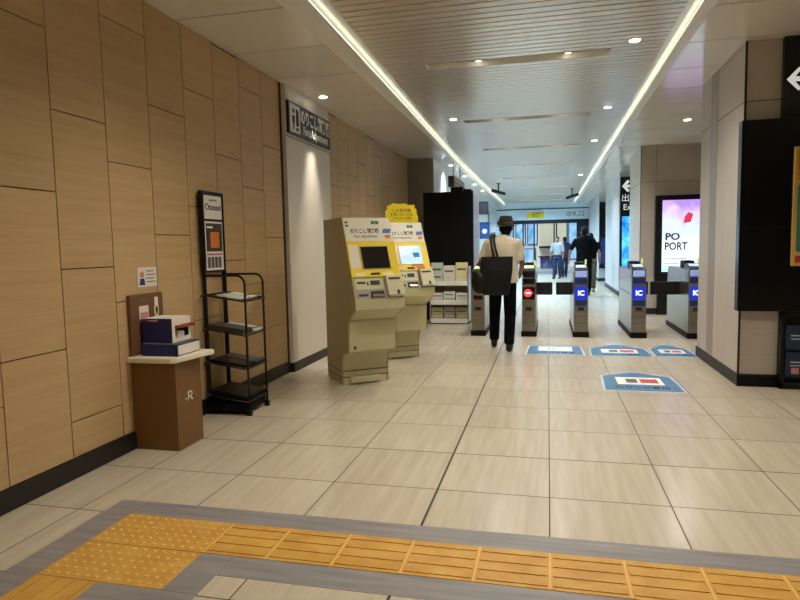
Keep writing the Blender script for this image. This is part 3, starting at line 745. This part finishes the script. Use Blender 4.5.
# ------------------------------------------------------------------ fare adjustment machines
PR = [(-.10, 1.62), (-.21, 1.385), (-.352, 1.06), (-.445, .865), (-.44, .775), (-.235, .66), (-.21, .35), (-.04, .31), (0, .15), (0, 0)]
KW = .485
def seg(i):                                     # frame on the i-th face of the profile: x right, y up the slope, z outwards
    a, b = PR[i], PR[i+1]
    return frame((0, b[0], b[1]), (1, 0, 0), (0, a[0]-b[0], a[1]-b[1])), math.hypot(a[0]-b[0], a[1]-b[1])
def kiosk(loc, rz, lit, label):
    t = thing('fare_adjustment_machine', label, 'ticket machine', loc, rz, 'fare adjustment machines')
    prof = [(.48, 0), (.48, 1.62)] + PR
    inner = [(y+.0, z) for y, z in prof]
    MB().prism(inner, lambda q, k: (.02+(KW-.04)*k, q[0], q[1])).build('body', 'kiosk', t)
    for x in (0, KW-.02):
        sp = [(.485, .0), (.485, 1.625)] + [(y-.004, z+(.005 if i == 0 else 0)) for i, (y, z) in enumerate(PR)]
        MB().prism(sp, lambda q, k: (x+.02*k, q[0], q[1])).build('side_panel', 'kiosk_side', t)
    # header
    f, L = seg(0)
    fbox(f, .005, KW-.005, .005, L-.004, 0, .012).build('header_panel', 'kiosk_head', t, bevel=.003)
    g = f @ Matrix.Translation((0, 0, .0125))
    text('lettering', 'のりこし精算機', .052, 'ink', t, g @ Matrix.Translation((.205, .112, 0)), squeeze=.80, bold=.0012)
    text('lettering', 'Fare Adjustment', .040, 'ink', t, g @ Matrix.Translation((.205, .058, 0)), squeeze=.86)
    for x in (.285, .325): fbox(g, x, x+.036, .185, .22, 0, .002).build('green_label', 'green', t)
    fpoly(g, [(.38, .09), (.46, .09), (.475, .135), (.395, .135)], 0, .002).build('blue_mark', 'blue', t)
    fbox(g, .40, .455, .035, .07, 0, .002).build('orange_mark', 'orange', t)
    for z_ in (.16, .195): fbox(g, .02, .05, z_, z_+.02, 0, .001).build('small_label', 'grey_print', t)
    # screen section
    f, L = seg(1)
    fbox(f, .0, KW, .0, L+.004, 0, .016).build('bezel', 'yellow', t, bevel=.004)
    g = f @ Matrix.Translation((0, 0, .016))
    fbox(g, .015, .105, .085, L-.03, -.004, .002).build('instruction_panel', 'kiosk_head', t, bevel=.002)
    for k in range(2): fbox(g, .03, .09, .11+.09*k, .16+.09*k, .002, .003).build('printed_block', 'paper', t)
    fbox(g, .12, .405, .075, L-.045, 0, .004).build('screen_rim', 'kiosk_grey' if not lit else 'paper', t, bevel=.001)
    sc = fbox(g, .13, .395, .085, L-.055, .004, .006).build('screen', 'screen_blue' if lit else 'screen_off', t)
    if lit:
        h = g @ Matrix.Translation((0, 0, .0062))
        fpoly(h, circ(.03, 20, .23, .24), 0, .001).build('screen_mark', 'led_white', sc); fpoly(h, circ(.012, 14, .23, .24), .001, .002).build('screen_mark', 'blue', sc)
        fbox(h, .29, .37, .16, .22, 0, .001).build('screen_button', 'blue', sc)
        fbox(h, .15, .27, .15, .19, 0, .001).build('screen_button', 'led_pale', sc)
        fbox(g, .25, .40, .052, .073, 0, .003).build('orange_label', 'orange', t)
    fbox(g, .19, .28, .018, .04, 0, .003).build('ticket_slot', 'ink', t)
    for x in (.04, .31): fbox(g, x, x+.10, .012, .045, 0, .001).build('printed_label', 'orange' if x > .3 and lit else 'leaf_yellow', t)
    # controls
    f, L = seg(2)
    fbox(f, .02, KW-.0, .0, L, -.001, .008).build('control_panel', 'kiosk_grey', t, bevel=.002)
    g = f @ Matrix.Translation((0, 0, .008))
    fbox(g, .02, .30, .095, .20, 0, .003).build('payment_panel', 'kiosk', t)
    fbox(g, .04, .12, .150, .17, .003, .006).build('card_slot', 'ink', t); fbox(g, .17, .26, .135, .18, .003, .007).build('coin_slot', 'ink', t)
    fbox(g, .135, .15, .135, .165, .003, .007).build('button', 'ink', t)
    fbox(g, .04, .13, .03, .05, 0, .005).build('return_slot', 'ink', t)
    fbox(g, .155, .285, .015, .075, 0, .004).build('change_tray', 'ink', t); fbox(g, .165, .275, .015, .04, .004, .02).build('tray_flap', 'steel', t, bevel=.002)
    fbox(g, .315, .48, .01, .215, 0, .05).build('note_unit', 'kiosk', t, bevel=.008)
    fbox(g, .335, .45, .165, .185, .05, .053).build('note_slot', 'ink', t); fbox(g, .40, .425, .02, .06, .05, .053).build('lock', 'ink', t)
    f, L = seg(3)
    fbox(f, .0, KW, -.004, L+.004, -.004, .006).build('shelf_lip', 'kiosk', t, bevel=.003)
    f, L = seg(5)
    fbox(f, .012, KW-.012, .01, L-.01, 0, .008).build('door', 'kiosk', t, bevel=.004)
    fbox(f, .05, .075, .03, .06, .008, .012).build('lock', 'steel_dark', t)
    m_ = MB(); m_.box(-.002, KW+.002, -.006, .487, .128, .134); m_.box(-.002, KW+.002, -.006, .487, .07, .076)
    m_.build('base_groove', 'gap', t)
    bx(.07, .40, -.045, 0, .012, .075).build('foot_plate', 'kiosk', t, bevel=.008)
    return t
KR = math.radians(37)
kiosk((-1.955, 5.63, 0), KR, False, 'cream and yellow fare machine with dark screen, nearer the camera')
kiosk((-1.925, 7.03, 0), KR, True, 'cream and yellow fare machine with lit blue screen, behind the nearer one')
t = thing('notice_board', 'yellow cut-out notice board standing on top of the rear fare machine', 'sign', (-1.94, 7.02, 1.6255), KR)
bp = [(.05, 0), (.44, 0), (.445, .06), (.425, .075), (.43, .12), (.40, .135), (.405, .165), (.32, .158), (.30, .178), (.22, .168), (.16, .178), (.13, .160), (.085, .150), (.09, .12), (.065, .10), (.07, .06)]
MB().prism(bp, lambda q, k: (q[0]*1.12, -.05+.012*k, q[1]*1.28)).build('board', 'yellow_board', t)
fr = frame((.28, -.05, .012), (1, 0, 0), (0, 0, 1))
text('lettering', 'この券売機', .05, 'ink', t, fr @ Matrix.Translation((.0, .125, .0005)))
text('lettering', 'を使いたい方は', .042, 'ink', t, fr @ Matrix.Translation((0, .08, .0005)))
text('lettering', 'こちらをご利用', .036, 'ink', t, fr @ Matrix.Translation((0, .035, .0005)))

# ------------------------------------------------------------------ ticket gates
def gate(x, label, mark, flaps, y=9.06):
    w = .195; t = thing('ticket_gate', label, 'ticket gate', (x, y, 0), 0, 'row of ticket gates')
    x0, x1 = 0, w; L = 1.55
    bx(-.012, w+.012, -.012, L+.012, 0, .075).build('kick_base', 'black_matte', t, bevel=.004)
    # body with chamfered nose, profile in (y, z)
    pf = [(0, .075), (0, .70), (.03, .90), (.07, .95), (L-.07, .95), (L-.03, .90), (L, .70), (L, .075)]
    MB().prism(pf, lambda q, k: (x0+(x1-x0)*k, q[0], q[1])).build('body', 'steel', t, bevel=.006)
    bx(-.004, w+.004, .12, L-.12, .60, .615).build('side_rail', 'steel_dark', t)
    bx(-.003, w+.003, .18, L-.18, .80, .93).build('side_glass', 'grey_metal', t)
    # front panel details
    f = frame((0, 0, 0), (1, 0, 0), (0, 0, 1))
    if mark == 'IC':
        fbox(f, .012, w-.012, .54, .725, 0, .008).build('indicator_panel', 'led_blue', t, bevel=.004)
        text('lettering', 'IC', .095, 'led_white', t, f @ Matrix.Translation((w/2, .63, .009)), bold=.004)
        fbox(f, .02, w-.02, .45, .53, 0, .004).build('lower_panel', 'blue_dark', t)
        hd = 'led_pale'
    elif mark == 'NO':
        fbox(f, .012, w-.012, .54, .725, 0, .008).build('indicator_panel', 'black', t, bevel=.004)
        fpoly(f, circ(.055, 24, .085, .635), .008, .010).build('red_disc', 'led_red', t)
        fbox(f, .055, .125, .625, .645, .010, .0115).build('white_bar', 'led_white', t)
        fbox(f, .125, .155, .628, .642, .008, .010).build('red_dash', 'led_red', t)
        hd = 'screen_off'
    else:
        fbox(f, .03, w-.03, .54, .60, 0, .006).build('indicator_panel', 'black', t, bevel=.003); hd = 'screen_off'
    fbox(f, .055, w-.055, .39, .43, 0, .004).build('ticket_slot', 'ink', t)
    fbox(f, .04, w-.04, .375, .385, 0, .008).build('slot_lip', 'steel_dark', t)
    for z in (.20, .30): fbox(f, .004, w-.004, z, z+.004, 0, .002).build('panel_joint', 'steel_dark', t)
    # reader head tilted on the top
    rp = [(.02, .90), (.01, .955), (.05, .985), (.30, 1.03), (.34, 1.01), (.34, .94)]
    MB().prism(rp, lambda q, k: (.008+(w-.016)*k, q[0], q[1])).build('reader_head', 'black', t, bevel=.004)
    g = frame((0, .05, .985), (1, 0, 0), (0, .25, .045))
    fbox(g, .03, w-.03, .04, .2, 0, .003).build('reader_pad', 'led_pale' if mark == 'IC' else 'led_green', t)
    bx(.02, w-.02, .006, .02, .86, .945).build('head_light', hd, t, bevel=.003)
    bx(.015, w-.015, -.004, .02, .765, .845).build('status_panel', 'black' if hd != 'led_pale' else 'blue_dark', t, bevel=.003)
    bx(w-.03, w-.008, .30, .33, .95, 1.10).build('sensor_post', 'led_green' if mark else 'steel', t, bevel=.003)
    bx(.03, w-.03, .45, .75, .95, 1.06).build('ticket_printer', 'black_matte', t, bevel=.01)
    for s in flaps:
        xa, xb = (w, w+s) if s > 0 else (s, 0)
        b = bx(xa, xb, .60, .63, .56, .755)
        b.build('flap', 'flap', t, bevel=.012)
    return t
gate(-1.10, 'steel ticket gate left of the man in the hat, beside the leaflet stand', '', (.24,))
gate(-.365, 'steel ticket gate with red no entry light, right of the man in the hat', 'NO', (.24,))
gate(.362, 'steel ticket gate with blue IC panel, third from the left', 'IC', (-.24,))
gate(1.135, 'steel ticket gate with blue IC panel standing alone before the pillar bay', 'IC', (.11,))
gate(1.87, 'steel ticket gate half hidden by the near beige pillar', 'IC', (-.40,))

# ------------------------------------------------------------------ floor stickers
def sticker(x, y, w, d, pk, label, white_only=False):
    t = thing('floor_sticker', label, 'floor sticker', (x, y, 0), 0, 'blue arrow floor stickers')
    o_ = [(0, 0), (w, 0), (w*.97, d), (w*.5, d+pk), (.03*w, d)]
    MB().prism([(-.02, -.02), (w+.02, -.02), (w*.97+.02, d+.015), (w*.5, d+pk+.025), (.03*w-.02, d+.015)], lambda q, k: (q[0], q[1], .0008*k)).build('pale_edge', 'sticker_rim', t)
    MB().prism(o_, lambda q, k: (q[0], q[1], .0008+.0008*k)).build('blue_field', 'sticker_blue', t)
    z = .0016
    bx(.2*w, .82*w, .40*d, .92*d, z, z+.0008).build('white_panel', 'white', t)
    z += .0008
    if not white_only:
        bx(.33*w, .48*w, .52*d, .80*d, z, z+.0006).build('grey_block', 'grey_print', t); bx(.52*w, .76*w, .52*d, .80*d, z, z+.0006).build('red_block', 'red', t)
    else:
        text('lettering', 'IC', .2, 'sticker_blue', t, Matrix.Translation((.5*w, .66*d, z)), depth=.0003)
    text('lettering', 'ICカード専用', .095 if d > .6 else .085, 'ink', t, Matrix.Translation((.5*w, .20*d, .0018)), depth=.0003, squeeze=.85, bold=.002)
sticker(.515, 5.80, .67, .62, .22, 'blue house-shaped floor sticker nearest the camera, in front of the gates')
sticker(-.25, 7.60, .67, .62, .07, 'blue floor sticker with white panel before the red lit gate', True)
sticker(.51, 7.58, .68, .52, .36, 'blue arrow floor sticker with red block, between near sticker and gates')
sticker(1.235, 7.62, .45, .52, .36, 'blue arrow floor sticker running under the near pillar corner')

# ------------------------------------------------------------------ leaflet stand and black board behind it
t = thing('leaflet_stand', 'silver three tier leaflet stand before the black board', 'rack', (-1.99, 10.42, 0))
W_ = .68
for x in (0, W_-.02): bx(x, x+.02, 0, .36, 0, .98).build('side_panel', 'grey_metal', t, bevel=.004)
bx(0, W_, .33, .35, .04, .98).build('back_panel', 'kiosk_side', t)
for z in (.045, .36, .69):
    bx(.02, W_-.02, 0, .33, z, z+.02).build('shelf', 'grey_metal', t); bx(.02, W_-.02, -.012, 0, z-.03, z+.05).build('shelf_lip', 'white', t, bevel=.002)
bx(0, W_, 0, .35, 0, .04).build('plinth', 'black_matte', t)
posn = ['left', 'middle', 'right']
for r, (z, hh) in enumerate(((.71, .34), (.38, .15), (.066, .22))):
    for k in range(3):
        row = ['top', 'middle', 'bottom'][r]
        mm = [['leaf_green', 'paper', 'leaf_yellow'], ['paper', 'leaf_green', 'paper'], ['kiosk_side', 'kiosk_grey', 'kiosk_side']][r][k]
        h2 = hh - (.05 if k == 1 and r == 0 else 0) + (.03 if k == 1 and r == 1 else 0)
        g = thing('leaflet_pack', '%s leaflet pack standing %s of the %s tier of the silver stand' % ({'leaf_green': 'pale green', 'paper': 'white', 'leaf_yellow': 'pale yellow', 'kiosk_side': 'tan', 'kiosk_grey': 'grey'}[mm], posn[k], row), 'leaflets', (-1.965+.213*k, 10.46, z), 0, 'leaflet packs on the silver stand')
        bx(.005, .20, 0, .10, 0, h2).build('leaflets', mm, g, bevel=.003)
        bx(.03, .175, -.0015, 0, h2*.62, h2*.72).build('printed_strip', 'grey_print', g)
        bx(.03, .175, -.0015, 0, h2*.25, h2*.32).build('printed_strip', 'leaf_green' if mm != 'leaf_green' else 'grey_print', g)
t = thing('black_board', 'tall black board cabinet behind the leaflet stand and fare machines', 'cabinet', (-2.19, 11.0, 0))
bx(0, .90, 0, .06, 0, 2.3).build('front_board', 'black_matte', t, bevel=.004)
bx(.02, .885, .06, 1.12, 0, 2.27).build('cabinet', 'grey_metal', t, bevel=.004)
t = thing('equipment_box', 'small dark device box lying on top of the black board cabinet', 'box', (-1.72, 11.2, 2.2705))
bx(0, .22, 0, .5, 0, .13).build('case', 'black_matte', t, bevel=.01)
t = thing('equipment_box', 'second dark device box on the cabinet top near its right edge', 'box', (-1.48, 11.15, 2.2705))
bx(0, .14, 0, .3, 0, .08).build('case', 'black_matte', t, bevel=.01)

# ------------------------------------------------------------------ people
def hand(mb, wr, d, side, curl=.35):
    """palm and five curled fingers at the wrist, pointing along d; side=+1 thumb towards -x"""
    wr = V3(wr); d = V3(d).normalized(); a = V3((0, 1, 0)); a = (a-d*a.dot(d)).normalized(); n = d.cross(a)*side
    mb.cap(wr, wr+d*.03, .026, .028); mb.cap(wr+d*.03+a*.018, wr+d*.085+a*.022, .019, .017); mb.cap(wr+d*.03-a*.018, wr+d*.08-a*.022, .019, .016)
    for i, ln in enumerate((.066, .075, .07, .056)):
        b = wr+d*.088+a*(.031-.0205*i); q = b+d*ln*.5+n*ln*.12; e = q+d*ln*.45*(1-curl*.5)+n*ln*.5*curl
        mb.cap(b, q, .0092, .0086, 8); mb.cap(q, e, .0086, .0074, 8)
    b = wr+d*.03+a*.03; q = b+d*.035+a*.022; mb.cap(b, q, .012, .0105, 8); mb.cap(q, q+d*.032+a*.004, .0105, .0088, 8)
def person(name, label, loc, rz, P, clothes, vox=.008):
    t = thing(name, label, 'person', loc, rz)
    b = MB(); hc = V3(P['head']); nk = V3(P['neck']); s = P.get('s', 1.)
    b.ell(hc, .074*s, .093*s, .117*s); b.ell(hc+V3((0, .028, -.062))*s, .056*s, .066*s, .062*s)
    b.cap(hc+V3((0, .09, .012))*s, hc+V3((0, .112, -.024))*s, .011*s, .016*s, 8)                # nose
    for sx in (-1, 1): b.ell(hc+V3((.076*sx, -.005, -.012))*s, .013*s, .02*s, .032*s, 10, 6)
    b.cap(nk+V3((0, -.01, -.06)), hc+V3((0, -.015, -.05)), .058*s, .052*s)
    b.rings([(x, y, z, rx*.94, ry*.92) for x, y, z, rx, ry in P['torso']])
    for sd in ('L', 'R'):
        sh, el, wr = [V3(q) for q in P['arm'+sd]]
        b.cap(sh, el, .047*s, .037*s); b.cap(el, wr, .038*s, .025*s)
        hd = V3(P.get('hand'+sd, wr-el)); hand(b, wr, hd, 1 if sd == 'R' else -1)
        hp, kn, an, toe = [V3(q) for q in P['leg'+sd]]
        b.cap(hp, kn, .077*s, .052*s); b.cap(kn, an, .052*s, .035*s); b.cap(an+V3((0, -.02, -.03)), toe, .035*s, .026*s)
    remesh(b, 'body', clothes['skin'], t, vox)
    for sx in (-1, 1): MB().ell(hc+V3((.031*sx, .083, .012))*s, .0115*s, .010*s, .008*s, 10, 6).build('eye', 'eye', t, smooth=True)
    MB().cap(hc+V3((-.02, .088, -.066))*s, hc+V3((.02, .088, -.066))*s, .006*s, .006*s, 8).build('mouth', 'paper_red', t, smooth=True)
    # hair: cap over the back of the skull
    h = MB(); h.ell(hc+V3((0, -.012, .018))*s, .081*s, .095*s, .112*s)
    h.ell(hc+V3((0, -.05, -.02))*s, .072*s, .055*s, .075*s)
    ho = remesh(h, 'hair', 'hair', t, .008, 2)
    # shirt
    c = MB(); c.rings(P['torso'], e=2.3)
    for sd in ('L', 'R'):
        sh, el, wr = [V3(q) for q in P['arm'+sd]]; f = clothes.get('sleeve', .62)
        m_ = sh.lerp(el, f) if f <= 1 else el
        c.cap(sh, m_, .062*s, .066*s)
        if f > 1: c.cap(el, el.lerp(wr, f-1), .058*s, .042*s)
    remesh(c, 'shirt', clothes['shirt'], t, .012, 4)
    # trousers
    c = MB(); z0 = P['torso'][0]
    hpz = (V3(P['legL'][0])+V3(P['legR'][0]))/2
    c.rings([(hpz.x, hpz.y, hpz.z-.09, .13*s, .10*s), (hpz.x, hpz.y, hpz.z-.02, .172*s, .125*s), (hpz.x, hpz.y, hpz.z+.08, .168*s, .12*s), (hpz.x, hpz.y, hpz.z+.16, .15*s, .11*s)])
    for sd in ('L', 'R'):
        hp, kn, an, toe = [V3(q) for q in P['leg'+sd]]
        c.cap(hp, kn, .102*s, .084*s)
        c.cap(kn, an+V3((0, 0, .055)), .083*s, .072*s)
    remesh(c, 'trousers', clothes['trousers'], t, .012, 4)
    for sd in ('L', 'R'):
        hp, kn, an, toe = [V3(q) for q in P['leg'+sd]]
        hx = an+V3((0, -.045, 0)); gz = toe.z-.036 if toe.z > .02 else 0
        q = MB(); q.cap((hx.x, hx.y+.02, hx.z-.045), (toe.x, toe.y, toe.z), .044, .036); q.cap(an+V3((0, -.015, .0)), an+V3((0, -.02, -.04)), .05, .046)
        remesh(q, 'shoe', clothes['shoe'], t, .009, 3)
    return t, ho
def torso(z0, z1, rx, ry, y=0., hem=0.):
    """hem to collar rings, z0 hem, z1 base of the neck"""
    H = z1-z0
    return [(0, y, z0, rx*.92+hem, ry*.98+hem), (0, y, z0+.20*H, rx*.90+hem*.6, ry*.95+hem*.6), (0, y, z0+.45*H, rx*.93, ry*.98), (0, y, z0+.70*H, rx*1.04, ry*1.04),
            (0, y-.005, z0+.85*H, rx*1.10, ry*.95), (0, y-.01, z0+.93*H, rx*.86, ry*.74), (0, y-.01, z0+.985*H, rx*.42, ry*.52), (0, y, z1+.015, rx*.30, ry*.44)]
# man in the hat, walking towards the gates
P = dict(head=(.04, .03, 1.55), neck=(0, 0, 1.44), torso=torso(.86, 1.45, .20, .13, 0, .012),
         armL=[(-.19, 0, 1.35), (-.285, .02, 1.10), (-.22, .17, .93)], armR=[(.19, 0, 1.35), (.245, .03, 1.09), (.21, .24, .98)],
         legL=[(-.085, .01, .88), (-.115, .16, .48), (-.13, .22, .085), ][:3]+[(-.135, .37, .036)], legR=[(.085, 0, .88), (.09, .0, .47), (.085, -.13, .085), (.10, .03, .036)], s=1.0)
man, hair = person('person', 'person in cream T-shirt and dark brimmed hat walking with black bag', (-.555, 7.87, 0), 0, P,
                   dict(skin='skin_dark', shirt='cream_cloth', trousers='black_cloth', shoe='shoe', sleeve=.62), .0068)
hc = V3(P['head'])
h = MB(); h.rings([(hc.x, hc.y-.005, hc.z+.035, .088, .104), (hc.x, hc.y-.005, hc.z+.11, .086, .100), (hc.x, hc.y-.005, hc.z+.148, .070, .084), (hc.x, hc.y-.005, hc.z+.152, .03, .04)], 28, 2)
hat = h.build('hat', 'hat_cloth', man, bevel=.006, smooth=True)
h = MB(); n = 36
R_ = lambda rx, ry, dz: [V3((hc.x+rx*math.cos(2*PI*i/n), hc.y-.005+ry*math.sin(2*PI*i/n), hc.z+.035+dz)) for i in range(n)]
h.loft([R_(.086, .102, .004), R_(.117, .135, -.013), R_(.120, .138, -.019), R_(.086, .102, -.004)]).build('brim', 'hat_cloth', hat, smooth=True)
MB().rings([(hc.x, hc.y-.005, hc.z+.042, .0895, .1055), (hc.x, hc.y-.005, hc.z+.066, .0895, .1055)], 28, 2).build('hat_band', 'hat_band', hat, smooth=True)
# shoulder bag
t = thing('shoulder_bag', 'big black leather tote bag hanging behind the hat wearer\'s left side', 'bag', (-.63, 7.655, .72))
g = MB(); g.rings([(0, 0, 0, .15, .05), (0, 0, .03, .17, .065), (.01, 0, .30, .20, .06), (.02, 0, .47, .195, .035), (.02, 0, .475, .19, .03)], 24, 4)
g.build('bag_body', 'leather', t, bevel=.004, smooth=False)
g = MB(); g.ell((-.20, .0, .16), .10, .075, .15); remesh(g, 'side_pouch', 'leather', t, .012, 3)
pts = [(-.06, -.03, .46), (-.085, -.02, .56), (-.105, .03, .66), (-.11, .10, .735), (-.11, .20, .765), (-.108, .30, .735), (-.09, .345, .66)]
for k, dx_ in enumerate((0, .045)):
    MB().tube([(a+.05+dx_*(1-i/6*.4), b, c) for i, (a, b, c) in enumerate(pts)], .015, 8).build('strap', 'leather', t, smooth=True)
# man in black beyond the gates
P = dict(head=(0, .02, 1.63), neck=(0, 0, 1.51), torso=torso(.82, 1.53, .215, .14, 0, .01),
         armL=[(-.215, 0, 1.41), (-.35, .0, 1.15), (-.375, .07, .90)], armR=[(.215, 0, 1.41), (.36, -.01, 1.15), (.37, .10, .93)],
         legL=[(-.10, 0, .90), (-.11, .03, .49), (-.12, -.02, .085), (-.13, .13, .036)], legR=[(.10, 0, .90), (.11, .03, .49), (.11, .02, .085), (.12, .17, .036)], s=1.05)
person('person', 'person in black T-shirt seen from behind beyond the ticket gates', (.91, 16.5, 0), 0, P, dict(skin='skin', shirt='black_cloth', trousers='black_cloth', shoe='shoe', sleeve=.72), .008)
P2 = dict(head=(0, .02, 1.50), neck=(0, 0, 1.39), torso=torso(.80, 1.41, .18, .12),
          armL=[(-.19, 0, 1.31), (-.24, .02, 1.05), (-.24, .08, .82)], armR=[(.19, 0, 1.31), (.24, .02, 1.05), (.24, .08, .82)],
          legL=[(-.085, 0, .84), (-.09, .03, .46), (-.09, -.05, .085), (-.095, .09, .036)], legR=[(.085, 0, .84), (.09, .05, .46), (.09, .12, .085), (.095, .26, .036)], s=.95)
person('person', 'person in olive trousers almost hidden behind the black T-shirt', (1.13, 17.5, 0), 0, P2, dict(skin='skin', shirt='black_cloth', trousers='olive_cloth', shoe='shoe_yellow', sleeve=.7), .010)
person('person', 'distant person in grey top and navy trousers near the glass doors', (.36, 24.6, 0), PI*.9, P2, dict(skin='skin', shirt='grey_cloth', trousers='navy_cloth', shoe='shoe', sleeve=.9), .010)
person('person', 'distant person all in navy walking right of the grey top', (.66, 25.6, 0), PI*.1, P2, dict(skin='skin', shirt='navy_cloth', trousers='navy_cloth', shoe='shoe', sleeve=1.7), .010)

# ------------------------------------------------------------------ world and look
w = bpy.data.worlds.new('world'); bpy.context.scene.world = w; w.use_nodes = True
bg = w.node_tree.nodes['Background']
sky = w.node_tree.nodes.new('ShaderNodeTexSky'); sky.sky_type = 'HOSEK_WILKIE'; sky.turbidity = 3; sky.sun_direction = (.3, -.5, .8)
w.node_tree.links.new(sky.outputs[0], bg.inputs[0]); bg.inputs[1].default_value = 2.2
sc = bpy.context.scene
sc.view_settings.view_transform = 'Standard'; sc.view_settings.look = 'None'
sc.view_settings.exposure = 0.44; sc.view_settings.gamma = 1; sc.view_settings.use_curve_mapping = False
